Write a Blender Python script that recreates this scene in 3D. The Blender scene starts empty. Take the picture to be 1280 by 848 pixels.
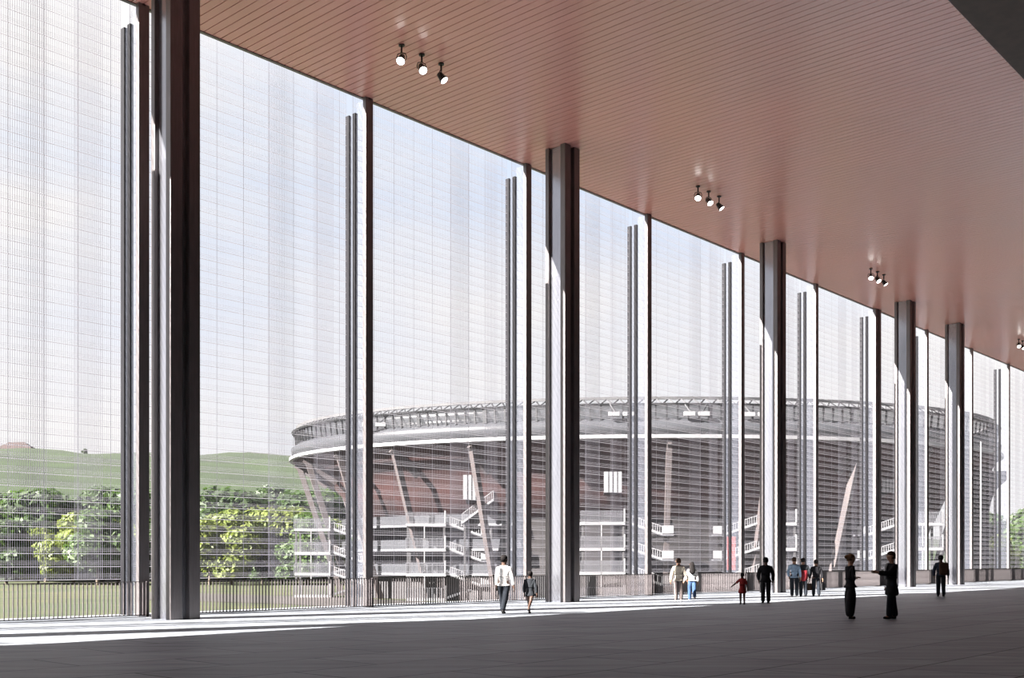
import bpy, bmesh, math, random
from mathutils import Vector, Matrix
R = math.radians
sc = bpy.context.scene
COL = sc.collection

# ------------------------------------------------------------------ camera, sky, sun, exposure
CS, SN = .7455, .6665            # view direction (CS, SN): X runs along the facade, Y out through it
FPX, HZ, EYE = 1360.0, 702.0, 1.6
cam = bpy.data.cameras.new('camera')
camo = bpy.data.objects.new('camera', cam); COL.objects.link(camo)
camo.location = (0, 0, EYE)
camo.rotation_euler = (R(90), 0, math.atan2(SN, CS) - R(90))
cam.sensor_fit = 'HORIZONTAL'; cam.sensor_width = 36; cam.lens = 36 * FPX / 1280
cam.shift_y = (HZ - 424) / 1280
cam.clip_end = 5000
sc.camera = camo
sc.view_settings.view_transform = 'Standard'; sc.view_settings.look = 'None'
sc.view_settings.gamma = 1; sc.view_settings.use_curve_mapping = False
sc.view_settings.exposure = 0.0
SUN_E, SKY_S = 46.0, 1.02

w = bpy.data.worlds.new('sky'); sc.world = w; w.use_nodes = True
nt = w.node_tree; nt.nodes.clear()
def N(tree, kind, **kw):
    n = tree.nodes.new(kind)
    for k, v in kw.items():
        if hasattr(n, k): setattr(n, k, v)
    return n
out = N(nt, 'ShaderNodeOutputWorld'); bg = N(nt, 'ShaderNodeBackground')
tc = N(nt, 'ShaderNodeTexCoord'); sep = N(nt, 'ShaderNodeSeparateXYZ')
rp = N(nt, 'ShaderNodeValToRGB'); mp = N(nt, 'ShaderNodeMapping'); nz = N(nt, 'ShaderNodeTexNoise')
cr = N(nt, 'ShaderNodeValToRGB'); mx = N(nt, 'ShaderNodeMix', data_type='RGBA')
nt.links.new(tc.outputs['Generated'], sep.inputs[0]); nt.links.new(sep.outputs['Z'], rp.inputs[0])
e = rp.color_ramp.elements
e[0].position = 0.0; e[0].color = (.98, .97, .98, 1)
e[1].position = .9; e[1].color = (.36, .52, .85, 1)
q = e.new(.16); q.color = (.88, .91, 1.0, 1)
q = e.new(.34); q.color = (.72, .82, 1.0, 1)
mp.inputs['Scale'].default_value = (1, 1, 2.2)
nt.links.new(tc.outputs['Generated'], mp.inputs[0]); nt.links.new(mp.outputs[0], nz.inputs['Vector'])
nz.inputs['Scale'].default_value = 2.6; nz.inputs['Detail'].default_value = 5
nt.links.new(nz.outputs[0], cr.inputs[0])
cr.color_ramp.elements[0].position = .30; cr.color_ramp.elements[1].position = .54
nt.links.new(cr.outputs[0], mx.inputs[0]); nt.links.new(rp.outputs[0], mx.inputs[6])
mx.inputs[7].default_value = (1.0, .985, .985, 1)
nt.links.new(mx.outputs[2], bg.inputs[0]); bg.inputs[1].default_value = SKY_S
nt.links.new(bg.outputs[0], out.inputs[0])

sl = bpy.data.lights.new('sun', 'SUN'); sl.energy = SUN_E; sl.angle = R(.25); sl.color = (1, .94, .89)
so = bpy.data.objects.new('sun', sl); COL.objects.link(so); so.location = (-60, 60, 60)
so.rotation_euler = Vector((.8134, -.2521, -.524)).to_track_quat('-Z', 'Y').to_euler()

# ------------------------------------------------------------------ helpers
def cw(r, z, h=0.0):                       # lateral offset r and depth z along the view axis -> world point
    return Vector((CS * z + SN * r, SN * z - CS * r, h))
def gp(px, z, h=0.0):
    return cw((px - 640) / FPX * z, z, h)
def hp(py, z):                             # height of a photo row at depth z
    return EYE + (HZ - py) * z / FPX

class MB:
    def __init__(s): s.v = []; s.f = []
    def add(s, vs, fs):
        o = len(s.v); s.v += [tuple(p) for p in vs]; s.f += [tuple(i + o for i in f) for f in fs]
    def box(s, x0, x1, y0, y1, z0, z1):
        s.add([(x0,y0,z0),(x1,y0,z0),(x1,y1,z0),(x0,y1,z0),(x0,y0,z1),(x1,y0,z1),(x1,y1,z1),(x0,y1,z1)],
              [(0,3,2,1),(4,5,6,7),(0,1,5,4),(1,2,6,5),(2,3,7,6),(3,0,4,7)])
    def beam(s, p, q, wd, ht, up=(0, 0, 1)):
        p = Vector(p); q = Vector(q); d = (q - p).normalized(); u = Vector(up)
        if abs(d.dot(u)) > .99: u = Vector((0, 1, 0))
        a = d.cross(u).normalized() * wd / 2; b = a.cross(d).normalized() * ht / 2
        s.add([p-a-b, p+a-b, p+a+b, p-a+b, q-a-b, q+a-b, q+a+b, q-a+b],
              [(0,3,2,1),(4,5,6,7),(0,1,5,4),(1,2,6,5),(2,3,7,6),(3,0,4,7)])
    def tube(s, pts, rad, n=8, closed=False):
        pts = [Vector(p) for p in pts]; m = len(pts)
        if not hasattr(rad, '__len__'): rad = [rad] * m
        vs = []
        for i, p in enumerate(pts):
            a = pts[i-1] if (i or closed) else p
            b = pts[(i+1) % m] if (i < m-1 or closed) else p
            d = (b - a).normalized(); u = Vector((0, 0, 1)) if abs(d.z) < .95 else Vector((0, 1, 0))
            x = d.cross(u).normalized(); y = x.cross(d)
            for k in range(n):
                t = 2 * math.pi * k / n
                vs.append(p + (x * math.cos(t) + y * math.sin(t)) * rad[i])
        fs = []
        for i in range(m if closed else m-1):
            j = (i+1) % m
            for k in range(n): fs.append((i*n+k, i*n+(k+1) % n, j*n+(k+1) % n, j*n+k))
        if not closed: fs += [tuple(range(n-1, -1, -1)), tuple(range((m-1)*n, m*n))]
        s.add(vs, fs)
    def loft(s, rings, cap=True, wrap=False):
        n = len(rings[0]); m = len(rings); fs = []
        for i in range(m if wrap else m-1):
            j = (i+1) % m
            for k in range(n): fs.append((i*n+k, i*n+(k+1) % n, j*n+(k+1) % n, j*n+k))
        if cap and not wrap: fs += [tuple(range(n-1, -1, -1)), tuple(range((m-1)*n, m*n))]
        s.add([p for r in rings for p in r], fs)
    def mesh(s, name, mat):
        me = bpy.data.meshes.new(name); me.from_pydata(s.v, [], s.f); me.validate(); me.materials.append(mat); return me
    def build(s, name, mat, parent=None, smooth=False, bevel=0, loc=None):
        me = s.mesh(name, mat)
        bm = bmesh.new(); bm.from_mesh(me); bmesh.ops.recalc_face_normals(bm, faces=bm.faces); bm.to_mesh(me); bm.free()
        if smooth: me.shade_smooth()
        return link(name, me, parent, bevel, loc)
def link(name, me, parent=None, bevel=0, loc=None):
    o = bpy.data.objects.new(name, me); COL.objects.link(o)
    if parent: o.parent = parent
    if loc is not None: o.location = loc
    if bevel:
        b = o.modifiers.new('edge', 'BEVEL'); b.width = bevel; b.segments = 2; b.limit_method = 'ANGLE'
    return o
def tag(o, label=None, cat=None, group=None, kind=None):
    if label: o['label'] = label
    if cat: o['category'] = cat
    if group: o['group'] = group
    if kind: o['kind'] = kind
    return o
def empty(name, loc=(0, 0, 0), rz=0):
    o = bpy.data.objects.new(name, None); COL.objects.link(o); o.location = loc; o.rotation_euler = (0, 0, rz)
    o.empty_display_size = .3; return o
def kids(o): return [c for c in COL.objects if c.parent == o]
def copy_tree(o, parent=None):
    c = o.copy(); COL.objects.link(c)
    if parent: c.parent = parent
    for ch in kids(o): copy_tree(ch, c)
    return c
def struct(o): o['kind'] = 'structure'; return o
ORD = ['first', 'second', 'third', 'fourth', 'fifth', 'sixth', 'seventh', 'eighth', 'ninth', 'tenth', 'eleventh',
       'twelfth', 'thirteenth', 'fourteenth', 'fifteenth', 'sixteenth', 'seventeenth', 'eighteenth', 'nineteenth', 'twentieth']

# ------------------------------------------------------------------ materials
def mat(name, col, rough=.5, metal=0.0, noise=None, bump=None, spec=None, coat=0):
    m = bpy.data.materials.new(name); m.use_nodes = True; t = m.node_tree; b = t.nodes['Principled BSDF']
    b.inputs['Base Color'].default_value = (*col, 1); b.inputs['Roughness'].default_value = rough
    b.inputs['Metallic'].default_value = metal
    if spec is not None: b.inputs['Specular IOR Level'].default_value = spec
    if coat: b.inputs['Coat Weight'].default_value = coat
    if noise:                              # (scale, second colour)
        c = N(t, 'ShaderNodeTexCoord'); n = N(t, 'ShaderNodeTexNoise'); r = N(t, 'ShaderNodeMix', data_type='RGBA')
        n.inputs['Scale'].default_value = noise[0]; n.inputs['Detail'].default_value = 5
        if len(noise) > 2:
            g = N(t, 'ShaderNodeMapping'); g.inputs['Scale'].default_value = noise[2]
            t.links.new(c.outputs['Object'], g.inputs[0]); t.links.new(g.outputs[0], n.inputs['Vector'])
        else: t.links.new(c.outputs['Object'], n.inputs['Vector'])
        k = N(t, 'ShaderNodeValToRGB'); k.color_ramp.elements[0].position = .38; k.color_ramp.elements[1].position = .62
        t.links.new(n.outputs[0], k.inputs[0]); t.links.new(k.outputs[0], r.inputs[0])
        r.inputs[6].default_value = (*col, 1); r.inputs[7].default_value = (*noise[1], 1)
        t.links.new(r.outputs[2], b.inputs['Base Color'])
        if bump:
            u = N(t, 'ShaderNodeBump'); u.inputs['Strength'].default_value = bump
            t.links.new(n.outputs[0], u.inputs['Height']); t.links.new(u.outputs[0], b.inputs['Normal'])
    return m
def leafmat(name, c1, c2):
    m = mat(name, c1, .6, noise=(.35, c2)); t = m.node_tree; b = t.nodes['Principled BSDF']
    tr = N(t, 'ShaderNodeBsdfTranslucent'); s = N(t, 'ShaderNodeMixShader'); s.inputs[0].default_value = .35
    tr.inputs[0].default_value = (c2[0]*1.3, c2[1]*1.4, c2[2], 1)
    o = t.nodes['Material Output']
    t.links.new(b.outputs[0], s.inputs[1]); t.links.new(tr.outputs[0], s.inputs[2]); t.links.new(s.outputs[0], o.inputs[0])
    return m
def veilmat(name, col, trans, tl=.4):      # partly see-through sheet (glass fin, fine mesh)
    m = bpy.data.materials.new(name); m.use_nodes = True; t = m.node_tree; t.nodes.clear()
    o = N(t, 'ShaderNodeOutputMaterial'); d = N(t, 'ShaderNodeBsdfPrincipled'); l = N(t, 'ShaderNodeBsdfTranslucent'); p = N(t, 'ShaderNodeBsdfTransparent')
    d.inputs['Base Color'].default_value = (*col, 1); d.inputs['Roughness'].default_value = .25; l.inputs[0].default_value = (*col, 1)
    a = N(t, 'ShaderNodeMixShader'); b = N(t, 'ShaderNodeMixShader')
    a.inputs[0].default_value = tl; b.inputs[0].default_value = trans
    t.links.new(d.outputs[0], a.inputs[1]); t.links.new(l.outputs[0], a.inputs[2])
    t.links.new(a.outputs[0], b.inputs[1]); t.links.new(p.outputs[0], b.inputs[2]); t.links.new(b.outputs[0], o.inputs[0])
    return m

def floor_mat():
    m = bpy.data.materials.new('dark_stone_floor'); m.use_nodes = True; t = m.node_tree; b = t.nodes['Principled BSDF']
    c = N(t, 'ShaderNodeTexCoord'); g = N(t, 'ShaderNodeMapping'); g.vector_type = 'TEXTURE'; g.inputs['Scale'].default_value = (4.0, .42, 1)
    n = N(t, 'ShaderNodeTexNoise'); n.inputs['Scale'].default_value = 1.1; n.inputs['Detail'].default_value = 9; n.inputs['Roughness'].default_value = .65
    g.inputs['Rotation'].default_value = (0, 0, R(-48.2))
    t.links.new(c.outputs['Object'], g.inputs[0]); t.links.new(g.outputs[0], n.inputs['Vector'])
    k = N(t, 'ShaderNodeValToRGB'); k.color_ramp.elements[0].position = .3; k.color_ramp.elements[1].position = .7
    k.color_ramp.elements[0].color = (.135, .15, .172, 1); k.color_ramp.elements[1].color = (.385, .415, .455, 1)
    t.links.new(n.outputs[0], k.inputs[0])
    br = N(t, 'ShaderNodeTexBrick'); br.offset = .5; br.inputs['Scale'].default_value = 1
    br.inputs['Brick Width'].default_value = 3.2; br.inputs['Row Height'].default_value = 1.6; br.inputs['Mortar Size'].default_value = .022
    br.inputs['Color1'].default_value = (1, 1, 1, 1); br.inputs['Color2'].default_value = (.80, .80, .80, 1); br.inputs['Mortar'].default_value = (.15, .15, .15, 1)
    t.links.new(c.outputs['Object'], br.inputs['Vector'])
    x = N(t, 'ShaderNodeMix', data_type='RGBA', blend_type='MULTIPLY'); x.inputs[0].default_value = 1
    t.links.new(k.outputs[0], x.inputs[6]); t.links.new(br.outputs[0], x.inputs[7]); t.links.new(x.outputs[2], b.inputs['Base Color'])
    rr = N(t, 'ShaderNodeMapRange'); rr.inputs['To Min'].default_value = .42; rr.inputs['To Max'].default_value = .66
    t.links.new(n.outputs[0], rr.inputs[0]); t.links.new(rr.outputs[0], b.inputs['Roughness'])
    u = N(t, 'ShaderNodeBump'); u.inputs['Strength'].default_value = .12; u.inputs['Distance'].default_value = .02
    t.links.new(n.outputs[0], u.inputs['Height']); t.links.new(u.outputs[0], b.inputs['Normal'])
    b.inputs['Specular IOR Level'].default_value = .1
    return m
M = dict(
    floor=floor_mat(),
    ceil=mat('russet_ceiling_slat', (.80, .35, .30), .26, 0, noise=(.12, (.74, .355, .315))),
    groove=mat('dark_ceiling_void', (.02, .018, .018), .9),
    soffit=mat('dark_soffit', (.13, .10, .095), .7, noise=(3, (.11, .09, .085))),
    wall=mat('hall_wall', (.17, .163, .165), .8, noise=(2, (.15, .143, .145))),
    steel=mat('bronze_steel', (.20, .185, .188), .36, .6, noise=(14, (.17, .158, .16), (1, 1, .1))),
    post=mat('black_anodised', (.012, .012, .014), .6, 0, noise=(14, (.009, .009, .011), (1, 1, .1)), spec=.08),
    steel2=mat('brushed_steel_web', (.44, .45, .50), .20, .85, noise=(10, (.40, .41, .46), (1, 1, .1))),
    fin=veilmat('frosted_fin_glass', (.20, .215, .26), .84, .3),
    wire=veilmat('white_wire', (.50, .495, .56), 0.0, .11),
    weft=veilmat('bright_weft_ribbon', (.60, .59, .64), 0.0, .24),
    rail=mat('grey_pink_steel', (0.0938, 0.0810, 0.0840), .5, .2, noise=(20, (0.0788, 0.0690, 0.0720))),
    ground=mat('meadow', (.013, .024, .001), .95, noise=(.12, (.034, .036, .006))),
    path=mat('sandy_path', (0.0317, 0.0274, 0.0245), .9, noise=(.5, (0.0259, 0.0231, 0.0202))),
    hill=mat('vineyard_hill', (.0095, .0225, .0012), .95, noise=(.06, (.0045, .012, .0008), (.4, .4, 4))),
    trunk=mat('bark', (.09, .07, .05), .9, noise=(4, (.05, .04, .03))),
    leafd=leafmat('dark_leaves', (.020, .042, .010), (.034, .062, .014)),
    leafm=leafmat('green_leaves', (.034, .066, .014), (.05, .088, .018)),
    leafy=leafmat('yellow_green_leaves', (.074, .105, .014), (.12, .145, .026)),
    brick=mat('brick_red_bowl', (.040, .013, .012), .8, noise=(.25, (.026, .011, .011))),
    strut=mat('pale_strut', (0.0595, 0.0491, 0.0491), .6, noise=(1.5, (0.0506, 0.0416, 0.0416))),
    white=mat('white_paint', (0.2024, 0.2024, 0.2091), .5, noise=(3, (0.1821, 0.1821, 0.1922))),
    pale=mat('pale_grey_panel', (0.0910, 0.0930, 0.1024), .5, noise=(1, (0.0759, 0.0777, 0.0873))),
    ringp=veilmat('pale_parapet_sheet', (0.0758, 0.0790, 0.0880), .15, .35),
    grey=mat('grey_concrete', (0.0422, 0.0413, 0.0439), .8, noise=(.8, (0.0316, 0.0308, 0.0329))),
    conc=mat('dark_concourse', (0.0142, 0.0119, 0.0126), .8, noise=(.3, (0.0103, 0.0087, 0.0095))),
    sheet=veilmat('clerestory_sheet', (0.0595, 0.0620, 0.0694), .55, .4),
    dark=mat('dark_metal', (0.0298, 0.0307, 0.0347), .5, .3, noise=(3, (0.0223, 0.0238, 0.0258))),
    red=mat('red_panel', (0.3224, 0.0298, 0.0198), .5, noise=(2, (0.2728, 0.0248, 0.0198))),
    roof=mat('brown_roof', (0.0387, 0.0253, 0.0238), .9, noise=(.6, (0.0298, 0.0208, 0.0193))),
    black=mat('black_lamp_metal', (.02, .02, .02), .4, .5, noise=(6, (.03, .03, .03))),
)
M['ceil'].node_tree.nodes['Principled BSDF'].inputs['IOR'].default_value = 2.1
lens = bpy.data.materials.new('lit_lens'); lens.use_nodes = True
lb = lens.node_tree.nodes['Principled BSDF']; lb.inputs['Emission Color'].default_value = (1, .97, .92, 1); lb.inputs['Emission Strength'].default_value = 12
M['lens'] = lens

# ------------------------------------------------------------------ the hall: floor, ceiling, walls
H = 17.86
XL, XR, YB = -42.0, 126.0, -14.0
m = MB(); m.box(XL, XR, YB, 30.75, -.5, 0); struct(m.build('floor', M['floor']))
m = MB(); p = .3
x = XL
while x < XR:
    m.box(x, x + .272, 11.5, 29.3, H, H + .06); x += p
struct(m.build('ceiling', M['ceil']))
m = MB(); m.box(XL, XR, 11.5, 29.3, H + .07, H + .5); struct(m.build('ceiling_void', M['groove']))
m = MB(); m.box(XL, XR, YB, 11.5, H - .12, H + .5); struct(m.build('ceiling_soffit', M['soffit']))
m = MB(); m.box(XL, XR, 29.3, 29.42, H - .03, H + .5); struct(m.build('trim_1', M['steel']))
for nm, a in (('wall_back', (XL, XR, YB - .3, YB, -.5, H + .5)), ('wall_left', (XL - .3, XL, YB - .3, 30.7, -.5, H + .5)),
              ('wall_right', (XR, XR + .3, YB - .3, 30.7, -.5, H + .5))):
    m = MB(); m.box(*a); struct(m.build(nm, M['wall']))

# ------------------------------------------------------------------ columns
COLX = [16.3, 33.3, 50.3, 67.3, 75.88]
def make_column():
    root = empty('steel_column')
    wd = .46; H = 17.85
    def part(nm, bx, mt, bev=.012):
        m = MB()
        for b in bx: m.box(*b)
        return m.build(nm, mt, root, bevel=bev)
    part('rear_flange', [(-wd, wd, .82, 1.0, 0, H)], M['steel'])
    part('web', [(-.34, .34, .24, .82, 0, H)], M['steel2'])
    part('front_flange', [(-wd, -.10, 0, .24, 0, H)], M['steel'])
    part('front_flange', [(.12, wd, 0, .24, 0, H)], M['steel'])
    part('groove_plate', [(-.10, .12, .19, .24, 0, H)], M['steel2'], .003)
    return root
c0 = make_column()
cl = ['thick dark steel H column nearest the camera, leftmost of the five in view',
      'thick steel H column just right of the walking man and child, second of five',
      'thick steel H column with pale side behind the man dressed in black, third of five',
      'thick steel H column behind the man in the long coat, fourth of five',
      'thick steel H column behind the man with the brown pack, farthest of five']
for i, X in enumerate(COLX):
    c = c0 if i == 0 else copy_tree(c0)
    c.location = (X, 26.6, 0); tag(c, cl[i], 'column', 'thick steel columns along the facade', 'thing')
for X in (-.7, -17.7, -34.7):
    c = copy_tree(c0); c.location = (X, 26.6, 0)
    tag(c, 'thick steel H column beyond the left edge of the picture', 'column', 'columns out of view', 'thing')

# ------------------------------------------------------------------ mullions
MUX = [16.5, 25.1, 33.63, 42.26, 50.86, 59.41, 68.05, 76.4, 85.35, 94.0]
def make_mullion(half=.17, double=False):
    root = empty('facade_mullion')
    def part(nm, bx, mt, bev=.008):
        m = MB()
        for b in bx: m.box(*b)
        return m.build(nm, mt, root, bevel=bev)
    if double:
        part('inner_flange', [(-half, -.08, 0, .2, 0, H), (.08, half, 0, .2, 0, H), (-.08, .08, .1, .2, 0, H)], M['steel'])
    else:
        part('inner_flange', [(-half, half, 0, .16, 0, H)], M['steel'])
    part('fin', [(-.02, .02, .16 if not double else .2, .70, 0, H)], M['fin'], 0)
    part('fin', [(-.02, .02, .86, 1.04, 0, H - .35)], M['fin'], 0)
    part('outer_post', [(-.06, .06, .70, .86, 0, H - .35)], M['post'])
    part('outer_post', [(-.06, .06, 1.04, 1.24, 0, H - .35)], M['post'])
    part('bracket', [(-.05, .05, 0, .14, H - .05, H + .02)], M['dark'], 0)
    return root
m0 = make_mullion(); m1 = make_mullion(.43, True)
for i, X in enumerate(MUX):
    c = m0 if i == 0 else (m1 if i == 6 else copy_tree(m0))
    c.location = (X, 29.14, 0)
    if i == 6: tag(c, 'wide double-flanged dark mullion, seventh from the left along the facade', 'mullion', 'slim facade mullions', 'thing')
    else: tag(c, 'slim dark steel mullion with pale fin, %s from the left along the facade' % ORD[i], 'mullion', 'slim facade mullions', 'thing')
HID = [7.9, -.7, -9.3, -17.9, -26.5, -35.1]
for X in HID + [102.6, 111.2, 119.8]:
    c = copy_tree(m0); c.location = (X, 29.14, 0)
    tag(c, 'slim dark steel mullion beyond the edges of the picture', 'mullion', 'mullions out of view', 'thing')

# ------------------------------------------------------------------ wire mesh screens
SB, ST = 1.06, 20.0
def make_screen(L):                       # woven ribbons: flat upright strips crossed by wider level ones
    m = MB()
    def rib(x0, x1, y, z0, z1): m.add([(x0, y, z0), (x1, y, z0), (x1, y, z1), (x0, y, z1)], [(0, 1, 2, 3)])
    n = int(L / .062)
    for i in range(n + 1):
        x = i * L / n; wd = .0038 if i % 16 else .010
        rib(x - wd, x + wd, 0, SB, ST)
    for a, b in ((.60, .73), (.83, .93)):   # extra ribbons near one end imitate pale upright glass reflections
        k = int(L * (b - a) / .062)
        for i in range(k + 1):
            x = L * a + L * (b - a) * i / k + .03
            rib(x - .005, x + .005, .05, SB, ST)
    z = SB; P = .374; nv = len(m.f)
    while z < ST:
        rib(0, L, -.004, z, z + .020)
        for d in (.075, .12, .165): rib(0, L, .004, z + d, z + d + .008)
        z += P
    me = m.mesh('mesh_screen', M['wire']); me.materials.append(M['weft'])
    for p_ in me.polygons:
        if p_.index >= nv: p_.material_index = 1
    return me
bays = [(a, b) for a, b in zip([7.9] + MUX, MUX + [102.6])]
scr_mesh = make_screen(8.3)
place = ['in front of the hillside house', 'in front of the trees and the left tip of the stadium', 'in front of the stair tower behind the walking man',
         'across the nearest part of the stadium', 'behind the couple walking hand in hand', 'behind the man dressed in black', 'above the woman with the hair bun',
         'beside the man in the long coat', 'behind the man with the brown pack', 'across the right tip of the stadium', 'at the right edge of the picture']
scr_mesh = make_screen(8.3)
for i, (a, b) in enumerate(bays):
    o = link('mesh_screen', scr_mesh, loc=(a + .15, 30.22, 0)); o.scale = ((b - a - .3) / 8.3, 1, 1)
    tag(o, 'mesh screen ' + place[i] + ', %s bay' % ORD[i], 'screen', 'wire mesh screens of the facade', 'thing')
hb = list(zip(HID[1:], HID[:-1])) + [(102.6, 111.2), (111.2, 119.8)]
for a, b in hb:
    o = link('mesh_screen', scr_mesh, loc=(a + .15, 30.22, 0)); o.scale = ((b - a - .3) / 8.3, 1, 1)
    tag(o, 'white wire mesh screen beyond the edges of the picture', 'screen', 'screens out of view', 'thing')

# ------------------------------------------------------------------ railings
def rail_mesh(L):
    m = MB(); m.box(0, L, -.035, .035, 1.0, 1.03); return m.mesh('top_rail', M['rail'])
bm_ = MB(); bm_.box(-.006, .006, -.03, .03, .05, 1.0); bar = bm_.mesh('baluster', M['rail'])
for i, (a, b) in enumerate(bays):
    root = empty('railing', (a, 29.02, 0)); L = b - a - .04
    tag(root, 'low grey railing of thin upright bars under the %s mesh screen from the left' % ORD[i], 'railing', 'railing sections along the facade', 'thing')
    m = MB(); m.box(0, L, -.03, .03, 1.0, 1.016); m.build('top_rail', M['rail'], root)
    m = MB(); m.box(0, L, -.03, .03, .02, .05); m.build('bottom_rail', M['rail'], root)
    n = int(L / .12)
    if i < 4:
        for k in range(n): link('baluster', bar, root, loc=((k + .5) * L / n, 0, 0))
    else:
        m = MB()
        for k in range(n):
            x = (k + .5) * L / n; m.box(x - .006, x + .006, -.03, .03, .05, 1.0)
        m.build('balusters', M['rail'], root)['kind'] = 'stuff'
    m = MB(); m.box(-.03, .03, -.03, .03, 0, 1.0); m.build('end_post', M['rail'], root, loc=(.03, 0, 0))

# ------------------------------------------------------------------ outside: ground, path, hill
GZ = -4.3
m = MB(); m.add([(-900, 30.9, GZ), (1600, 30.9, GZ), (1600, 1800, GZ), (-900, 1800, GZ)], [(0, 1, 2, 3)])
struct(m.build('ground', M['ground']))
m = MB(); A = []; B = []
for px, y0, y1 in ((180, 740, 750), (250, 742, 752), (345, 745, 755), (440, 748, 760), (540, 753, 768), (700, 756, 774), (900, 757, 776), (1100, 752, 768), (1290, 744, 756)):
    z0 = 5.86 * FPX / (y0 - HZ); z1 = 5.86 * FPX / (y1 - HZ)
    A.append(gp(px, z0, GZ + .05)); B.append(gp(px, z1, GZ + .05))
n = len(A); m.add(A + B, [(i, i + 1, n + i + 1, n + i) for i in range(n - 1)]); struct(m.build('path', M['path']))
random.seed(4)
m = MB(); vs = []; nx, nz_ = 60, 14
for j in range(nz_ + 1):
    tz = j / nz_
    for i in range(nx + 1):
        px = -260 + i * 26
        z = 330 + tz * 330
        topy = 566 + max(0, (px - 0)) * .026 + 3 * math.sin(px * .011) + max(0, px - 500) * .12
        top = hp(topy, 660)
        hh = GZ + (top - GZ) * math.sin(tz * math.pi / 2) ** 1.15
        vs.append(gp(px, z, hh - .1 + 1.2 * math.sin(px * .05 + j)))
W_ = nx + 1
m.add(vs, [(j*W_+i, j*W_+i+1, (j+1)*W_+i+1, (j+1)*W_+i) for j in range(nz_) for i in range(nx)])
struct(m.build('hill', M['hill'], smooth=True))
# house on the ridge
r0 = gp(20, 640, hp(569, 640))
root = empty('house', r0, math.atan2(SN, CS) - R(90)); tag(root, 'brown roofed house peeping over the green hill at the far left', 'house')
m = MB(); m.box(-12, 12, -5, 5, -5, 1.6); m.build('wall', M['grey'], root)
m = MB(); m.add([(-14,-6,1.5),(14,-6,1.5),(14,6,1.5),(-14,6,1.5),(-4,0,7.6),(5,0,7.6)], [(0,1,5,4),(1,2,5),(2,3,4,5),(3,0,4),(3,2,1,0)]); m.build('roof', M['roof'], root)

# ------------------------------------------------------------------ trees
def leaf_mesh(seed, h, rad, mt, n, size):
    rnd = random.Random(seed); m = MB(); blobs = []
    for k in range(14):
        a = rnd.uniform(0, 6.28); rr = rad * rnd.uniform(.15, .62); zz = h * rnd.uniform(.16, .86)
        blobs.append((rr * math.cos(a), rr * math.sin(a), zz, rad * rnd.uniform(.34, .55)))
    blobs.append((0, 0, h * .84, rad * .45))
    for k in range(n):
        bx, by, bz, br = rnd.choice(blobs)
        d = Vector((rnd.gauss(0, 1), rnd.gauss(0, 1), rnd.gauss(0, 1))).normalized() * br * rnd.uniform(.55, 1.05)
        c = Vector((bx, by, bz)) + Vector((d.x, d.y, d.z * .85))
        if c.z < h * .12: c.z = h * .12
        nrm = (d.normalized() + Vector((rnd.gauss(0, .5), rnd.gauss(0, .5), rnd.gauss(.3, .5)))).normalized()
        u = nrm.orthogonal().normalized(); v = nrm.cross(u); t = rnd.uniform(0, 6.28)
        u, v = u * math.cos(t) + v * math.sin(t), v * math.cos(t) - u * math.sin(t)
        s = size * rnd.uniform(.6, 1.3)
        m.add([c - u * s, c + v * s * .55, c + u * s, c - v * s * .55], [(0, 1, 2, 3)])
    return m.mesh('foliage', mt)
def trunk_mesh(h):
    m = MB(); m.tube([(0, 0, -.4), (0, .1, h * .3), (.15, 0, h * .6), (.1, .1, h * .8)], [.42, .34, .22, .08], 8)
    for a in range(5):
        t = a * 1.26; m.tube([(0.05, 0, h * (.35 + .06 * a)), (math.cos(t) * h * .18, math.sin(t) * h * .18, h * (.52 + .06 * a))], [.16, .05], 6)
    return m.mesh('trunk', M['trunk'])
TR = trunk_mesh(20)
LM = {}
for k, mt in (('d', 'leafd'), ('m', 'leafm'), ('y', 'leafy')):
    LM[k] = [leaf_mesh(10 + s + ord(k), 20, 8.2, M[mt], 5200, .72) for s in range(3)]
def tree(px, z, topy, kind, label, group, v=0, wide=1.0):
    h = hp(topy, z) - GZ
    o = empty('tree', gp(px, z, GZ), random.uniform(0, 6.28)); k = h / 20; o.scale = (k * wide, k * wide, k)
    link('foliage', LM[kind][v % 3], o); link('trunk', TR, o)
    tag(o, label, 'tree', group)
random.seed(9)
back = [(-14, 612), (22, 618), (58, 610), (92, 622), (128, 606), (160, 612), (200, 610), (240, 614), (272, 608), (305, 620), (338, 606), (372, 612), (405, 610), (438, 618), (470, 614)]
for i, (px, ty) in enumerate(back):
    tree(px, 318 + 8 * math.sin(i * 2.1), ty, 'd' if i % 3 else 'm', 'dark green tree below the hill, %s from the left in the back row' % ORD[i], 'trees at the foot of the hill', i, 1.25)
front = [(8, 648, 'd'), (48, 660, 'y'), (92, 640, 'y'), (122, 632, 'm'), (148, 650, 'y'), (210, 646, 'd'), (262, 650, 'y'), (290, 636, 'y'), (328, 664, 'd'), (352, 634, 'y'), (385, 640, 'm'), (412, 646, 'y'), (452, 644, 'm'), (486, 650, 'd')]
for i, (px, ty, k) in enumerate(front):
    tree(px, 276 + 9 * math.sin(i * 1.7), ty, k, '%s tree at the meadow edge, %s from the left in the front row' % ({'d': 'dark green', 'm': 'mid green', 'y': 'yellow-green'}[k], ORD[i]), 'trees at the meadow edge', i + 1, 1.15)
right = [(1236, 640, 'm', 250), (1262, 652, 'd', 265), (1278, 640, 'm', 240), (1250, 668, 'y', 225), (1300, 630, 'm', 250)]
for i, (px, ty, k, z) in enumerate(right):
    tree(px, z, ty, k, 'leafy green tree beyond the right end of the stadium, %s from the left there' % ORD[[0, 2, 3, 1, 4][i]], 'trees right of the stadium', i, 1.05)
tree(106, 620, 561, 'd', 'small round bush standing alone on the ridge of the green hill', None, 1, .9)
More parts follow.
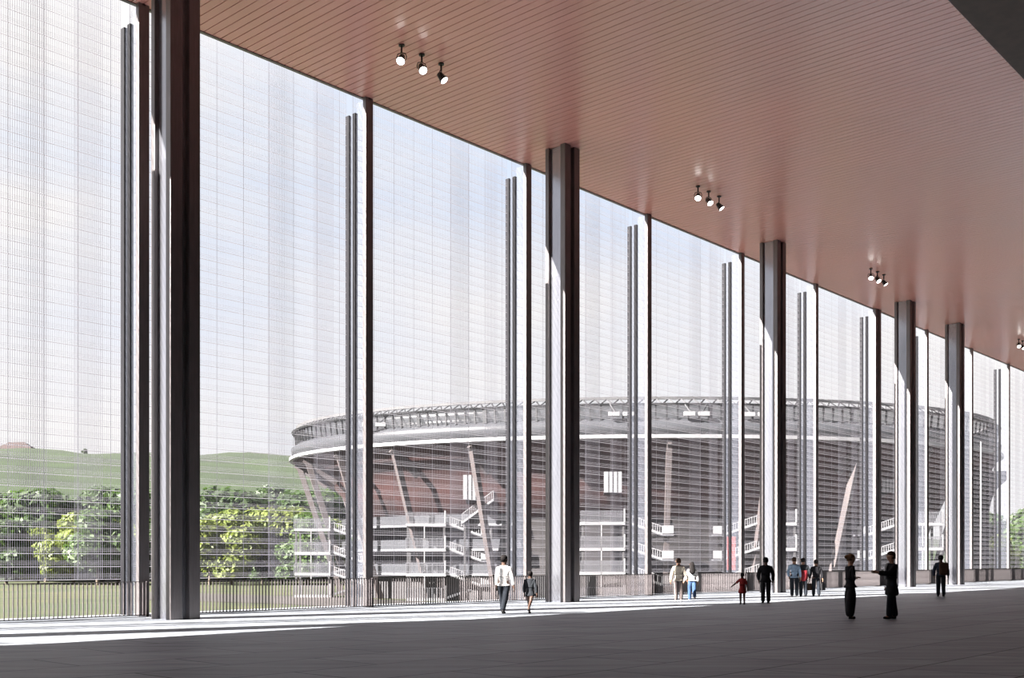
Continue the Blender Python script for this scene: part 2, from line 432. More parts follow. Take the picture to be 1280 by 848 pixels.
for o_ in [o for o in COL.objects if o.name.startswith('tree') and 'bush' in o.get('label', '')]:
    o_.name = 'ridge_bush'; o_.location.z = hp(571, 620) - 1; o_.scale = (.28, .28, .28); o_['category'] = 'bush'

# ------------------------------------------------------------------ stadium
SA, SBB = 60.5, 41.0
stad = empty('stadium', cw(22.5, 191, 0), math.atan2(SN, CS) - R(90))
tag(stad, 'oval stadium with brick-red underside, slanting struts and pale rim ring', 'stadium')
def el(t, rho, z): return Vector((SA * rho * math.cos(t), SBB * rho * math.sin(t), z))
NT = 144
TH = [2 * math.pi * i / NT for i in range(NT)]
def band(prof, wrap=True):                 # closed profile of (rho, z) swept round the oval
    m = MB(); m.loft([[el(t, r, z) for r, z in prof] for t in TH], wrap=True); return m
band([(1.0, 19.1), (1.004, 20.6), (.985, 21.4), (.979, 21.4), (.997, 20.6), (.994, 19.1)]).build('parapet', M['ringp'], stad, True)
band([(1.0, 18.5), (1.009, 18.6), (1.009, 19.1), (.99, 19.1)]).build('edge_beam', M['white'], stad)
band([(1.0, 18.6), (.93, 16.6), (.86, 12.6), (.825, 8), (.80, 8), (.84, 12.8), (.91, 16.9), (.985, 18.7)]).build('bowl', M['brick'], stad, True)
band([(.82, 8), (.79, 2), (.785, -4.3), (.765, -4.3), (.77, 2), (.80, 8)]).build('concourse_wall', M['conc'], stad)
band([(.83, -4.3), (.83, -.6), (.80, -.6), (.80, -4.3)]).build('base_wall', M['grey'], stad)
band([(.985, 24.05), (.99, 24.4), (.975, 24.45), (.97, 24.1)]).build('rim', M['white'], stad)
band([(1.0, 23.2), (1.003, 23.45), (.992, 23.45), (.99, 23.2)]).build('lower_chord', M['dark'], stad)
band([(.975, 21.4), (.994, 23.2), (.992, 23.2), (.973, 21.4)]).build('clerestory', M['sheet'], stad, True)
band([(.955, 21.2), (.975, 21.25), (.975, 21.5), (.955, 21.45)]).build('gangway', M['pale'], stad)
for z_ in (-.2, 3.5, 7.2):                 # open galleries round the left end, each with its sheet parapet
    ts = [R(165) + R(80) * k / 40 for k in range(41)]
    m = MB(); m.loft([[el(t, .79, z_ - .35), el(t, .862, z_ - .35), el(t, .862, z_), el(t, .79, z_)] for t in ts]); g_ = m.build('gallery', M['pale'], stad)
    m = MB(); m.loft([[el(t, .858, z_), el(t, .861, z_), el(t, .861, z_ + 1.4), el(t, .858, z_ + 1.4)] for t in ts]); m.build('parapet', M['ringp'], g_)
m = MB(); nd = 220
for i in range(nd):
    a, b = 2*math.pi*i/nd, 2*math.pi*(i+.5)/nd; c = 2*math.pi*(i+1)/nd
    m.beam(el(a, .996, 23.3), el(b, .982, 24.15), .16, .16); m.beam(el(b, .982, 24.15), el(c, .996, 23.3), .16, .16)
m.build('truss', M['dark'], stad)
po = []; ths = []
t = math.pi
while t < 2 * math.pi:                     # near half, evenly spaced along the curve
    ths.append(t); t += 1.52 / math.hypot(SA * math.sin(t), SBB * math.cos(t))
for k, t in enumerate(ths[:100]):
    m = MB(); wd = .24 if k % 7 else .6
    m.beam(el(t, .990, 21.2), el(t, .994, 23.25), wd, .2, (math.cos(t), math.sin(t), 0)); m.build('ring_post', M['dark'], stad)
m = MB()
t = 0
while t < math.pi:
    m.beam(el(t, .990, 21.2), el(t, .994, 23.25), .24, .2, (math.cos(t), math.sin(t), 0)); t += 1.52 / math.hypot(SA * math.sin(t), SBB * math.cos(t))
for t in ths[100:]: m.beam(el(t, .990, 21.2), el(t, .994, 23.25), .24, .2, (math.cos(t), math.sin(t), 0))
m.build('ring_posts', M['dark'], stad)['kind'] = 'stuff'
for i in range(26):
    t = 2 * math.pi * (i + .45) / 26
    m = MB(); m.beam(el(t, .985, 18.5), el(t, .86, -4.3), .75, .9); m.beam(el(t, .99, 18.3), el(t, .90, 14.6), .5, 1.4)
    m.build('strut', M['strut'], stad)
for px in (458, 777, 870, 945):            # floodlights hung under the truss
    r = (px - 640) / FPX * 150 - 22.5; t = -math.acos(max(-1, min(1, r / SA)))
    m = MB(); p1 = el(t, 1.01, 21.9)
    for s in (-1, 1):
        q = p1 + Vector((s * 1.0, 0, 0)); m.box(q.x - .75, q.x + .75, q.y - .35, q.y + .35, q.z - .28, q.z + .28)
    f = m.build('floodlight', M['white'], stad)
    m = MB(); m.beam(p1 + Vector((-.8, 0, .2)), el(t, .998, 23.4) + Vector((-1.6, 0, 0)), .16, .16); m.beam(p1 + Vector((.8, 0, .2)), el(t, .998, 23.4) + Vector((1.6, 0, 0)), .16, .16)
    m.build('arm', M['dark'], f)
# white wall openings high on the bowl
for px0, px1, y0, y1, z in ((755, 777, 590, 616, 153), (579, 600, 594, 625, 157), (1103, 1119, 600, 616, 160)):
    a = gp(px0, z); b = gp(px1, z); rot = stad.matrix_basis.inverted() if False else None
    def loc(v): d = v - cw(22.5, 191, 0); return Vector((d.x * SN - d.y * CS, d.x * CS + d.y * SN, v.z))
    la, lb_ = loc(a), loc(b)
    m = MB(); m.box(la.x, lb_.x, la.y - .15, la.y + .15, hp(y1, z), hp(y0, z)); f = m.build('bay_window', M['white'], stad)
    m = MB(); wv = lb_.x - la.x
    for k in range(1, 4): m.box(la.x + wv * k / 4 - .05, la.x + wv * k / 4 + .05, la.y - .2, la.y + .2, hp(y1, z), hp(y0, z))
    m.build('window_bars', M['dark'], f)
    m = MB(); m.beam((la.x + wv / 2, la.y + .1, hp(y1, z) + .5), (la.x + wv / 2, la.y + 9, hp(y1, z) - .5), wv * .8, .4); m.build('bracket', M['grey'], f)

# ------------------------------------------------------------------ stair towers in front of the stadium
def stair_tower(px, z, W, floors, flip, label, extra=True):
    root = empty('stair_tower', gp(px, z, 0), math.atan2(SN, CS) - R(90)); tag(root, label, 'stair tower', 'outdoor stair towers of the stadium')
    D = 4.0; f = -1 if flip else 1
    for k, h in enumerate(floors):
        m = MB(); m.box(0, W, -D / 2, D / 2, h - .42, h); s = m.build('landing', M['white'], root)
        m = MB()
        for y in (-D / 2, ): 
            m.box(0, W, y, y + .06, h + 1.5, h + 1.58)
            n = int(W / .22)
            for i in range(n + 1): m.box(i * W / n - .05, i * W / n + .05, y, y + .05, h, h + 1.5)
        m.build('parapet', M['pale'], s)
        m = MB(); m.box(W - .2, W, -D / 2 - .05, -D / 2 + .15, h, h + 1.9); m.build('post', M['white'], s)
        m = MB(); m.box(W * .45, W * .45 + .15, -D / 2, -D / 2 + .1, h - 3.4, h); m.build('post', M['white'], s)
        if k < len(floors) - 1:
            h2 = floors[k + 1]; x0 = W if f > 0 else 0; x1 = x0 + f * 5.2
            m = MB()
            m.beam((x0, .6, h), (x1, .6, (h + h2) / 2), 1.3, .35); m.beam((x1, -1.0, (h + h2) / 2), (x0, -1.0, h2), 1.3, .35)
            m.box(min(x1, x1 + f * 1.6), max(x1, x1 + f * 1.6), -1.9, 1.6, (h + h2) / 2 - .15, (h + h2) / 2 + .1)
            m.build('stair_flight', M['pale'], root)
            m = MB(); hm = (h + h2) / 2
            n = 16
            for i in range(n + 1):
                u = i / n; x = x1 + (x0 - x1) * u; zz = hm + (h2 - hm) * u
                m.box(x - .04, x + .04, -1.72, -1.66, zz, zz + 1.2)
            m.beam((x1, -1.69, hm + 1.2), (x0, -1.69, h2 + 1.2), .07, .09); m.beam((x1, -1.69, hm + .1), (x0, -1.69, h2 + .1), .08, .3)
            m.box(min(x1, x1 + f * 1.6), max(x1, x1 + f * 1.6), -1.75, -1.69, hm + .2, hm + 1.3)
            m.build('stair_railing', M['white'], root)
    m = MB()
    for x in (.25, W - .25):
        for y in (-D / 2 + .3, D / 2 - .3): m.box(x - .14, x + .14, y - .14, y + .14, GZ, floors[-1])
    m.build('frame', M['grey'], root)
    return root
FL = [-3.9, -.2, 3.5, 7.2]
stair_tower(371, 178, 5.8, [-3.9, -.3, 3.1, 6.9], False, 'white railed stair tower at the left tip of the stadium before the trees')
stair_tower(509, 163, 5.9, FL, False, 'white railed stair tower between the second and third mullions, left of the walking man')
stair_tower(725, 154, 6.2, [-3.6, .1, 3.5, 7.1], False, 'white railed stair tower just right of the second column below a bay window')
stair_tower(948, 156, 5.0, [-3.6, .1, 3.5, 7.1], True, 'shaded stair tower behind the third column and the man dressed in black')
stair_tower(1125, 160, 5.6, [-3.6, .1, 3.6, 7.2], True, 'shaded stair tower behind the fourth column')
# upper flight on the second tower
o = empty('walkway', gp(578, 161, 0), math.atan2(SN, CS) - R(90)); tag(o, 'sloping white railed walkway climbing to the bay window left of the second column', 'walkway')
m = MB(); m.beam((0, 0, 7.2), (4.6, 0, 10.6), 1.5, .3); m.build('ramp', M['pale'], o)
m = MB()
for i in range(17):
    u = i / 16; m.box(u*4.6-.04, u*4.6+.04, -.78, -.72, 7.2+3.4*u, 8.6+3.4*u)
m.beam((0, -.75, 8.6), (4.6, -.75, 12.0), .08, .1); m.beam((0, -.75, 7.3), (4.6, -.75, 10.7), .08, .3); m.build('railing', M['white'], o)
m = MB(); m.box(.2, .5, -.2, .2, GZ, 7.4); m.box(4.1, 4.4, -.2, .2, GZ, 10.5); m.build('support', M['grey'], o)
# red banner
o = empty('banner', gp(914, 150, 0), math.atan2(SN, CS) - R(90)); tag(o, 'red upright panel at the foot of the stadium near the girl in red', 'sign')
m = MB(); m.box(-.55, .55, -.1, .1, .4, 5.0); m.build('panel', M['red'], o); m = MB(); m.box(-.5, -.4, -.05, .05, GZ, .4); m.box(.4, .5, -.05, .05, GZ, .4); m.build('leg', M['dark'], o)
# lift shaft at the right tip
o = empty('lift_shaft', gp(1213, 178, 0), math.atan2(SN, CS) - R(90)); tag(o, 'grey lift shaft rising under the right tip of the stadium', 'lift shaft')
m = MB(); m.box(-2.2, 2.2, -2, 2, GZ, 13.2); m.build('shaft', M['grey'], o)
m = MB(); m.loft([[(-2.2, -2, z_), (x_, -2, z_), (x_, 2, z_), (-2.2, 2, z_)] for x_, z_ in ((2.2, 9.5), (2.5, 11.2), (3.0, 12.6), (3.8, 13.7), (4.8, 14.5), (5.4, 15.2), (5.2, 16.2))]); m.build('bracket', M['grey'], o)
o = empty('flagpole', gp(1226, 140, 0)); tag(o, 'thin white pole in front of the right tip of the stadium', 'pole')
m = MB(); m.tube([(0, 0, GZ + .3), (0, 0, 17)], [.14, .08], 8); m.build('pole', M['white'], o, True); m = MB(); m.tube([(0, 0, GZ), (0, 0, GZ + .3)], .35, 10); m.build('base', M['grey'], o)

# ------------------------------------------------------------------ ceiling spotlights
def make_spot():
    root = empty('ceiling_spotlight')
    m = MB(); m.tube([(0, 0, 0), (0, 0, -.05)], .11, 16); m.build('mount', M['black'], root)
    m = MB(); m.tube([(0, 0, -.05), (0, 0, -.30)], .035, 10); m.build('stem', M['black'], root)
    m = MB(); m.tube([(-.17, 0, -.58), (-.19, 0, -.46), (-.15, 0, -.34), (0, 0, -.30), (.15, 0, -.34), (.19, 0, -.46), (.17, 0, -.58)], .018, 8); m.build('yoke', M['black'], root, True)
    a = R(38)
    def T(u, v, w_):                       # head frame tilted towards the hall
        y = -w_ * math.sin(a) + v * math.cos(a); z = -w_ * math.cos(a) - v * math.sin(a); return Vector((u, y, z - .50))
    def ring(r, w_): return [T(r * math.cos(t), r * math.sin(t), w_) for t in [2*math.pi*k/20 for k in range(20)]]
    m = MB(); m.loft([ring(.05, -.16), ring(.10, -.14), ring(.12, -.02), ring(.15, .14), ring(.165, .15), ring(.165, .22), ring(.15, .22), ring(.14, .19)]); hd = m.build('lamp_head', M['black'], root, True)
    m = MB(); m.loft([ring(.148, .19), ring(.148, .215), ring(.10, .235), ring(.03, .245)]); m.build('lens', M['lens'], hd, True)
    return root
s0 = make_spot(); first = True
pos = ['left', 'middle', 'right']
cl_ = ['the nearest trio above the hall', 'the second trio from the camera', 'the third trio from the camera', 'the far trio at the right edge']
for c, xs in enumerate((23.2, 40.5, 58.3, 84.0)):
    for k in range(3):
        if c == 3 and k == 2: continue
        s = s0 if first else copy_tree(s0); first = False
        s.location = (xs + .87 * k, 25.4, H); s.rotation_euler = (0, 0, R((-60, -20, 25)[k])); s.scale = (.85,) * 3
        tag(s, 'black ceiling spotlight with lit lens, %s one of %s' % (pos[k], cl_[c]), 'spotlight', 'ceiling spotlights', 'thing')

# ------------------------------------------------------------------ people
SK = dict(a=mat('skin_tan', (.36, .20, .13), .55, noise=(30, (.32, .17, .11))), d=mat('skin_dark', (.10, .055, .04), .55, noise=(30, (.08, .045, .03))))
CLO = {}
def cloth(name, col, c2=None):
    if name not in CLO: CLO[name] = mat('cloth_' + name, col, .85, noise=(12, c2 or tuple(v * .8 for v in col)), bump=.1, spec=.2)
    return CLO[name]
def skin(pts, edges, rad, root, sub=2, soft=0):
    names = list(pts); idx = {n: i for i, n in enumerate(names)}
    me = bpy.data.meshes.new('sk'); me.from_pydata([tuple(pts[n]) for n in names], [(idx[a], idx[b]) for a, b in edges], [])
    o = bpy.data.objects.new('sk', me); COL.objects.link(o)
    s = o.modifiers.new('s', 'SKIN'); s.use_smooth_shade = True
    for n in names:
        d = me.skin_vertices[0].data[idx[n]]; r = rad[n]; d.radius = r if isinstance(r, tuple) else (r, r); d.use_root = (n == root)
    b = o.modifiers.new('b', 'SUBSURF'); b.levels = sub; b.render_levels = sub
    if soft:
        q_ = o.modifiers.new('q', 'SMOOTH'); q_.factor = .5; q_.iterations = soft
    dg = bpy.context.evaluated_depsgraph_get(); r = bpy.data.meshes.new_from_object(o.evaluated_get(dg))
    bpy.data.objects.remove(o)
    bm = bmesh.new(); bm.from_mesh(r); bmesh.ops.delete(bm, geom=[v for v in bm.verts if not v.link_faces], context='VERTS'); bm.to_mesh(r); bm.free()
    return r
def V(*a): return Vector(a)
def make_person(label, X, Y, face, Ht, skin_m, top, bottom, hairm, legs=(8, 4, -8, 14), armL=((-.2, 0, -1), (-.1, .15, -1)), armR=((.2, 0, -1), (.1, .15, -1)),
                hem=None, sleeve='wrist', flare=1.0, bulk=1.0, bare_legs=False, hair='short', shoes='black_shoe', female=False, lean=0.0, headturn=0, coat=False, inner=None):
    k = Ht / 1.76; P = {}
    sw = .165 if female else .19
    P['pel'] = V(0, 0, .95); P['waist'] = V(0, lean * .3, 1.10); P['chest'] = V(0, lean * .7, 1.27); P['uch'] = V(0, lean - .01, 1.385)
    P['neck'] = V(0, lean + .005, 1.49); P['hb'] = V(0, lean + .02, 1.57); P['hm'] = V(0, lean + .025, 1.65); P['ht'] = V(0, lean + .015, 1.705)
    Rd = dict(pel=.125, waist=.105 if not female else .09, chest=.118 if not female else .105, uch=.085, neck=.056, hb=.078, hm=.098, ht=.075)
    E = [('pel', 'waist'), ('waist', 'chest'), ('chest', 'uch'), ('uch', 'neck'), ('neck', 'hb'), ('hb', 'hm'), ('hm', 'ht')]
    for s, sg, (a, kn), arm in (('L', -1, legs[:2], armL), ('R', 1, legs[2:], armR)):
        hip = V(.095 * sg, 0, .90); a_ = R(a); b_ = R(a - kn)
        knee = hip + .43 * V(0, math.sin(a_), -math.cos(a_)); ank = knee + .415 * V(0, math.sin(b_), -math.cos(b_))
        P['hip' + s] = hip; P['knee' + s] = knee; P['ank' + s] = ank
        tip = V(0, math.cos(b_ * .6), math.sin(b_ * .6) - .25).normalized()
        P['ball' + s] = ank + tip * .13 + V(0, 0, -.03)
        sh = V(sw * sg, lean - .015, 1.365); u = Vector(arm[0]).normalized(); f_ = Vector(arm[1]).normalized()
        P['sh' + s] = sh; P['el' + s] = sh + u * .285; P['wr' + s] = P['el' + s] + f_ * .25; P['pa' + s] = P['wr' + s] + f_ * .085
        Rd.update({'hip' + s: .098, 'knee' + s: .064, 'ank' + s: .045, 'ball' + s: .038, 'sh' + s: .054, 'el' + s: .044, 'wr' + s: .032, 'pa' + s: .036})
        E += [('pel', 'hip' + s), ('hip' + s, 'knee' + s), ('knee' + s, 'ank' + s), ('ank' + s, 'ball' + s), ('uch', 'sh' + s), ('sh' + s, 'el' + s), ('el' + s, 'wr' + s), ('wr' + s, 'pa' + s)]
    low = min(P['ankL'].z, P['ankR'].z) - .075
    for n in P: P[n] = P[n] - V(0, 0, low)
    top_z = P['ht'].z + .06; k = Ht / top_z
    hmat = Matrix.Rotation(R(headturn), 3, 'Z'); hc = P['hm'].copy()
    body = skin(P, E, {n: r * (1.24 if n in ('hb', 'hm', 'ht') else 1.1) for n, r in Rd.items()}, 'pel')
    bm = bmesh.new(); bm.from_mesh(body)
    fwd = hmat @ V(0, 1, 0); sd = hmat @ V(1, 0, 0)
    for v in bm.verts:                     # nose, chin, brow and ears pulled out of the head
        d = v.co - hc
        if d.length < .16:
            for o_, rr, amt, dr in ((fwd * .095 + V(0, 0, -.012), .028, .024, fwd), (fwd * .08 + V(0, 0, -.085), .04, .014, fwd), (fwd * .095 + V(0, 0, .03), .03, .007, fwd),
                                    (sd * .085 + V(0, 0, -.01), .026, .02, sd), (-sd * .085 + V(0, 0, -.01), .026, .02, -sd)):
                g = math.exp(-((d - o_).length / rr) ** 2); v.co += dr * amt * g
    def flat(vs, low=None):                # a trunk is broader than it is deep
        lo = P['pel'].z - .16 if low is None else low
        for v in vs:
            if v.co.z < P['neck'].z + .02 and v.co.z > lo - .12:
                y0 = lean * max(0, min(1, (v.co.z - P['pel'].z) / .45)); q_ = math.hypot(v.co.x, v.co.y - y0)
                g = max(0, min(1, (.40 - q_) / .1)) * min(1, max(0, (P['neck'].z + .02 - v.co.z) / .06)) * min(1, (v.co.z - lo + .12) / .12)
                v.co.y = y0 + (v.co.y - y0) * (1 - .27 * g)
    flat(bm.verts)
    fm = MB()                              # five bent fingers on each palm
    for s, sg, arm in (('L', -1, armL), ('R', 1, armR)):
        f_ = (P['pa' + s] - P['wr' + s]).normalized(); fw = V(0, 1, 0) if abs(f_.y) < .8 else V(0, 0, 1)
        ac = (fw - f_ * fw.dot(f_)).normalized(); inn = f_.cross(ac) * (1 if f_.cross(ac).x * -sg > 0 else -1)
        for q, (off, ln) in enumerate(((.027, .072), (.009, .08), (-.009, .075), (-.027, .058))):
            b0 = P['pa' + s] + ac * off + f_ * .01
            fm.tube([b0 - f_ * .02, b0 + f_ * ln * .4, b0 + f_ * ln * .75 + inn * .016, b0 + f_ * ln * .9 + inn * .038], [.0095, .009, .008, .0055], 7)
        b0 = P['wr' + s] + f_ * .035 + ac * .02
        fm.tube([b0, b0 + ac * .03 + f_ * .03 + inn * .01, b0 + ac * .035 + f_ * .06 + inn * .018], [.011, .010, .007], 7)
    fme = fm.mesh('fingers', skin_m); bm.from_mesh(fme)
    me = bpy.data.meshes.new('person'); bm.to_mesh(me); bm.free(); me.materials.clear(); me.materials.append(skin_m); me.shade_smooth()
    root = link('person', me, None, loc=(X, Y, 0)); root.scale = (k, k, k)
    root.rotation_euler = (0, 0, math.atan2(face[1], face[0]) - R(90)); tag(root, label, 'person')
    def part(nm, me_, m_):
        me_.materials.clear(); me_.materials.append(m_); me_.shade_smooth(); return link(nm, me_, root)
    # legs
    if not bare_legs:
        T = {n: P[n] for n in ('pel', 'hipL', 'kneeL', 'hipR', 'kneeR')}; T['top'] = P['waist'] - V(0, 0, .02)
        rt = dict(pel=.15, hipL=.128, hipR=.128, kneeL=.094 * flare, kneeR=.094 * flare, top=.125)
        for s in 'LR': T['cuff' + s] = P['ank' + s] + V(0, 0, -.045); rt['cuff' + s] = .08 * flare
        tm = skin(T, [('top', 'pel'), ('pel', 'hipL'), ('hipL', 'kneeL'), ('kneeL', 'cuffL'), ('pel', 'hipR'), ('hipR', 'kneeR'), ('kneeR', 'cuffR')], rt, 'pel'); flat(tm.vertices); part('trousers', tm, bottom)
    # upper garment
    T = {n: P[n] for n in ('waist', 'chest', 'uch', 'shL', 'elL', 'shR', 'elR')}; T['col'] = P['neck'] - V(0, 0, .02); T['hip'] = P['pel'] + V(0, 0, -.02)
    rt = dict(waist=.142 * bulk, chest=.158 * bulk, uch=.118 * bulk, shL=.074 * bulk, shR=.074 * bulk, elL=.066 * bulk, elR=.066 * bulk, col=.066, hip=.147 * bulk)
    ed = [('chest', 'waist'), ('waist', 'hip'), ('chest', 'uch'), ('uch', 'col'), ('uch', 'shL'), ('shL', 'elL'), ('uch', 'shR'), ('shR', 'elR')]
    if sleeve == 'wrist':
        for s in 'LR': T['wr' + s] = P['wr' + s]; rt['wr' + s] = .053 * bulk; ed.append(('el' + s, 'wr' + s))
    if hem:
        hz_ = hem / k
        n = 3; prev = 'hip'
        for i in range(1, n + 1):
            z_ = T['hip'].z + (hz_ - T['hip'].z) * i / n; nm = 'h%d' % i; T[nm] = V(0, 0, z_); rt[nm] = (.165 + .022 * i * (1.3 if female else 1)) * bulk; ed.append((prev, nm)); prev = nm
    rt = {n: v_ * 1.08 if not isinstance(v_, tuple) else v_ for n, v_ in rt.items()}
    gm = skin(T, ed, rt, 'chest', soft=3); flat(gm.vertices, -1)
    part('coat' if coat else ('dress' if (hem and female) else 'shirt'), gm, top)
    if inner:
        m = MB(); c = P['chest']; y = .165 * bulk + c.y
        m.loft([[V(-.05, y - .05, c.z - .25), V(.05, y - .05, c.z - .25), V(.05, y - .01, c.z - .25), V(-.05, y - .01, c.z - .25)],
                [V(-.06, y - .05, c.z + .08), V(.06, y - .05, c.z + .08), V(.06, y - .015, c.z + .08), V(-.06, y - .015, c.z + .08)],
                [V(-.045, y - .10, c.z + .2), V(.045, y - .10, c.z + .2), V(.045, y - .07, c.z + .2), V(-.045, y - .07, c.z + .2)]]); m.build('shirt_front', inner, root, True)
    # shoes
    for s in 'LR':
        a = P['ank' + s]; b = P['ball' + s]; d = (b - a); d.z *= .5
        T = {'h': a + V(0, -.03, -.035), 'm': a + d * .5 + V(0, 0, -.03), 't': a + d * 1.25 + V(0, 0, -.022)}
        part('shoe', skin(T, [('h', 'm'), ('m', 't')], dict(h=.048, m=.050, t=.042), 'm', 1), cloth(shoes, (.02, .02, .02) if shoes == 'black_shoe' else (.75, .73, .70)))
    # eyes, mouth
    for nm, pts, c in (('eye', [sd * .033 + V(0, 0, .012)], (.03, .02, .02)), ('eye', [-sd * .033 + V(0, 0, .012)], (.03, .02, .02)), ('mouth', [V(0, 0, -.055)], (.30, .10, .09))):
        m = MB(); p0 = hc + fwd * .095 + pts[0]
        m.tube([p0 - sd * (.012 if nm == 'eye' else .022), p0, p0 + sd * (.012 if nm == 'eye' else .022)], [.004, .008, .004], 8); m.build(nm, cloth(nm, c), root, True)
    # hair
    m = MB(); rings = []
    base = -.02 if hair != 'bald' else .03
    for i in range(9):
        ph = math.pi / 2 * i / 8; zz = .04 + .088 * math.sin(ph); rr = math.cos(ph)
        rings.append([hc + hmat @ V(.104 * rr * math.cos(t), (.112 * rr) * math.sin(t) - .012, zz) for t in [2*math.pi*j/20 for j in range(20)]])
    low_ = []
    for j in range(20):
        t = 2*math.pi*j/20; fr = max(0, math.sin(t)); low_.append(hc + hmat @ V(.101 * math.cos(t), .108 * math.sin(t) - .014, .045 * fr - .075 * (1 - fr) * (1 if math.sin(t) < .3 else .5)))
    m.loft([low_] + rings[:-1] + [[hc + hmat @ V(.01 * math.cos(t), .01 * math.sin(t) - .012, .129) for t in [2*math.pi*j/20 for j in range(20)]]])
    ho = m.build('hair', hairm, root, True)
    if hair == 'long':
        m = MB(); m.loft([[hc + V(w_ * math.cos(t), d_ * math.sin(t) + y_, z_) for t in [2*math.pi*j/16 for j in range(16)]] for w_, d_, y_, z_ in
                          ((.09, .08, -.05, .07), (.115, .09, -.06, -.04), (.13, .085, -.10, -.15), (.14, .075, -.155, -.27), (.125, .06, -.175, -.38), (.05, .03, -.17, -.46))]); m.build('hair_length', hairm, root, True)
    if hair == 'bun':
        m = MB(); c = hc + hmat @ V(0, -.135, .035); m.loft([[c + V(.055 * math.cos(p_) * math.cos(t), .055 * math.cos(p_) * math.sin(t), .055 * math.sin(p_)) for t in [2*math.pi*j/12 for j in range(12)]] for p_ in [-1.5, -1, -.5, 0, .5, 1, 1.5]]); m.build('hair_bun', hairm, root, True)
    return root, P, k
blk = cloth('black', (.016, .016, .019)); hb_ = cloth('hair_black', (.012, .010, .010)); hbr = cloth('hair_brown', (.05, .028, .018)); hbl = cloth('hair_blond', (.16, .09, .05))
wht = cloth('white_shirt', (.78, .77, .76)); beige = cloth('cream_shirt', (.50, .45, .37)); jean = cloth('blue_jeans', (.05, .095, .19)); djean = cloth('dark_jeans', (.017, .021, .028))
gpant = cloth('taupe_trousers', (.15, .125, .12)); slate = cloth('slate_coat', (.03, .034, .04)); redc = cloth('red_dress', (.30, .03, .03)); lbl = cloth('light_blue_shirt', (.26, .36, .48))
away = (.8, .6)
make_person('man in white shirt and dark trousers walking beside a child in grey', 24.42, 22.16, (.93, .36), 1.78, SK['d'], wht, djean, hb_, legs=(14, 6, -20, 12), armL=((-.2, .1, -1), (-.1, .3, -1)), armR=((.26, .05, -1), (.16, .15, -1)), hem=.84, headturn=-15)
make_person('child in slate grey coat walking beside the man in white', 25.12, 21.72, (.93, .36), 1.30, SK['d'], slate, djean, hb_, legs=(16, 8, -24, 22), armL=((-.25, .1, -1), (-.05, .25, -1)), armR=((.28, -.15, -1), (.15, .1, -1)), hem=.52, bare_legs=True, coat=True, bulk=1.12)
make_person('man in cream shirt and taupe trousers holding hands with a long-haired woman', 36.88, 24.04, away, 1.72, SK['a'], beige, gpant, hbr, legs=(10, 4, -10, 10), armL=((-.35, 0, -1), (-.1, .1, -1)), armR=((.32, 0, -1), (.32, .1, -1)), hem=.80, bulk=1.08, shoes='white_shoe')
make_person('long dark-haired woman in white top and blue jeans holding hands with a man', 38.0, 24.12, away, 1.57, SK['a'], wht, jean, hb_, legs=(12, 4, -16, 24), armL=((-.38, .05, -1), (-.42, .1, -1)), armR=((.3, 0, -1), (.1, .2, -1)), hem=.80, hair='long', female=True, shoes='white_shoe')
make_person('small girl in a red dress reaching one arm out sideways', 35.73, 20.5, away, 1.17, SK['d'], redc, redc, hb_, legs=(4, 2, -6, 8), armL=((-.75, .15, -.75), (-.85, .1, -.65)), armR=((.3, 0, -1), (.2, .1, -1)), hem=.40, bare_legs=True, sleeve='none', female=True, bulk=1.05, hair='short')
make_person('man dressed all in black standing beside the third column', 37.34, 20.42, away, 1.75, SK['d'], blk, blk, hb_, legs=(5, 2, -5, 5), armL=((-.36, .05, -1), (.15, .45, -1)), armR=((.36, 0, -1), (-.05, .2, -1)), hem=.78, bulk=1.15, coat=True)
make_person('man in light blue shirt and dark trousers beside a companion with red garment', 44.85, 23.1, away, 1.78, SK['a'], lbl, djean, hbr, legs=(5, 3, -6, 6), armL=((-.35, -.05, -1), (.2, .4, -.7)), hem=.86, shoes='white_shoe')
make_person('person in dark jacket with a red garment round the waist, next to light blue shirt', 45.30, 22.9, away, 1.75, SK['a'], slate, djean, hb_, legs=(4, 3, -6, 8), armR=((.4, 0, -1), (-.2, .35, -.6)), hem=.95)
p9, P9, k9 = make_person('person in black jacket carrying a case in each hand', 46.0, 22.62, away, 1.67, SK['a'], blk, djean, hb_, legs=(12, 6, -12, 10), armL=((-.32, 0, -1), (-.12, .05, -1)), armR=((.32, 0, -1), (.12, .05, -1)), hem=.85, bulk=1.12, coat=True, hair='short')
make_person('woman in black with hair in a bun and folded arms, facing a gesturing man', 28.8, 13.14, (.74, -.67), 1.80, SK['a'], blk, blk, hbl, legs=(3, 2, -3, 3), armL=((-.22, .12, -1), (.85, .45, .12)), armR=((.22, .12, -1), (-.85, .5, .05)), hair='bun', flare=1.55, female=True, bulk=1.08, hem=.86)
make_person('man in long black coat and jeans holding one arm out towards a woman', 29.62, 12.3, (-.62, .78), 1.87, SK['a'], blk, djean, hbr, legs=(8, 3, -5, 6), armL=((-.15, .7, -.65), (-.05, 1, .16)), armR=((.3, -.25, -1), (.05, .5, -1)), hem=.62, bulk=1.14, coat=True, flare=1.15, inner=cloth('grey_shirt', (.25, .25, .26)))
p12, P12, k12 = make_person('man in navy jacket with a brown pack on his back beside the farthest column', 49.86, 18.43, (.88, .47), 1.88, SK['d'], cloth('navy', (.03, .04, .065)), djean, hb_, legs=(7, 3, -8, 8), armL=((-.36, 0, -1), (.05, .3, -1)), armR=((.36, 0, -1), (.05, .2, -1)), hem=.95, bulk=1.1, coat=True)
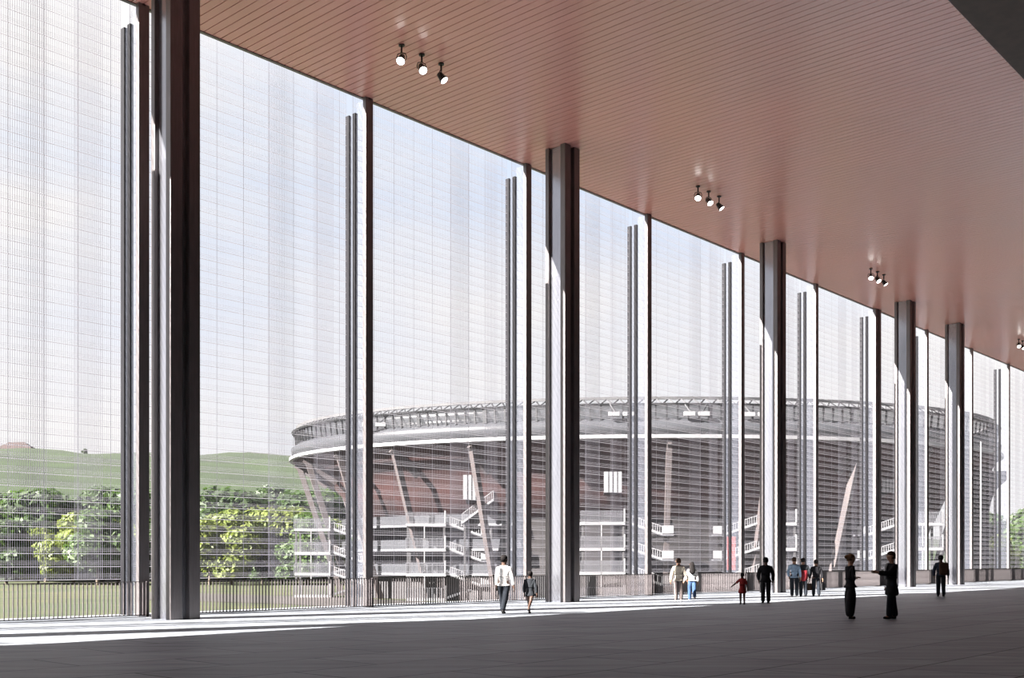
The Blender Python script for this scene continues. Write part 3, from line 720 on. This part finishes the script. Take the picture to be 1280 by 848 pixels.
# red garment worn by the companion
comp = [o for o in COL.objects if o.name.startswith('person') and 'red garment round' in o.get('label', '')][0]
m = MB(); m.loft([[V(.02 + w_ * math.cos(t), .14 * math.sin(t) - .01, z_) for t in [2*math.pi*j/16 for j in range(16)]] for w_, z_ in ((.17, 1.22), (.185, 1.05), (.19, .95), (.16, .80), (.10, .72))])
m.build('sash', cloth('red_cloth', (.28, .03, .04)), comp, True)

# cases held by the person in black, pack on the man in navy
def case(P, k, person, s, col, label):
    pos = person.matrix_basis @ Vector((0, 0, 0))
    rz = person.rotation_euler.z; h = P['pa' + s] * k; rot = Matrix.Rotation(rz, 3, 'Z')
    wp = Vector(person.location) + rot @ Vector((h.x, h.y + .02, h.z - .06))
    root = empty('briefcase', wp, rz + R(60)); tag(root, label, 'briefcase', 'cases carried by the person in black')
    m = MB(); m.box(-.21, .21, -.06, .06, -.39, -.07); m.build('case_body', cloth('case_' + s, col), root, bevel=.02)
    m = MB(); m.tube([(-.09, 0, -.08), (-.085, 0, -.02), (0, 0, 0), (.085, 0, -.02), (.09, 0, -.08)], .012, 8); m.build('handle', blk, root, True)
    for x in (-.11, .11):
        m = MB(); m.box(x - .02, x + .02, -.068, -.055, -.14, -.10); m.build('clasp', M['steel2'], root)
case(P9, k9, p9, 'L', (.06, .035, .022), 'brown briefcase in the left hand of the person in black')
case(P9, k9, p9, 'R', (.015, .015, .017), 'black briefcase in the right hand of the person in black')
rz = p12.rotation_euler.z; rot = Matrix.Rotation(rz, 3, 'Z'); c12 = P12['chest'] * k12
root = empty('backpack', Vector(p12.location) + rot @ Vector((.10, -.24, c12.z - .08)), rz); tag(root, 'brown backpack worn by the man in navy', 'backpack')
bp = cloth('brown_pack', (.055, .028, .018))
m = MB(); m.box(-.2, .2, -.10, .10, -.30, .26); m.build('pack_body', bp, root, bevel=.06)
m = MB(); m.box(-.14, .14, -.15, -.09, -.24, -.02); m.build('pocket', bp, root, bevel=.025)
for x in (-.13, .11):
    m = MB(); m.tube([(x, .09, -.22), (x, .12, .0), (x, .14, .2), (x, .16, .3), (x, .08, .24)], .016, 6); m.build('strap', bp, root, True)
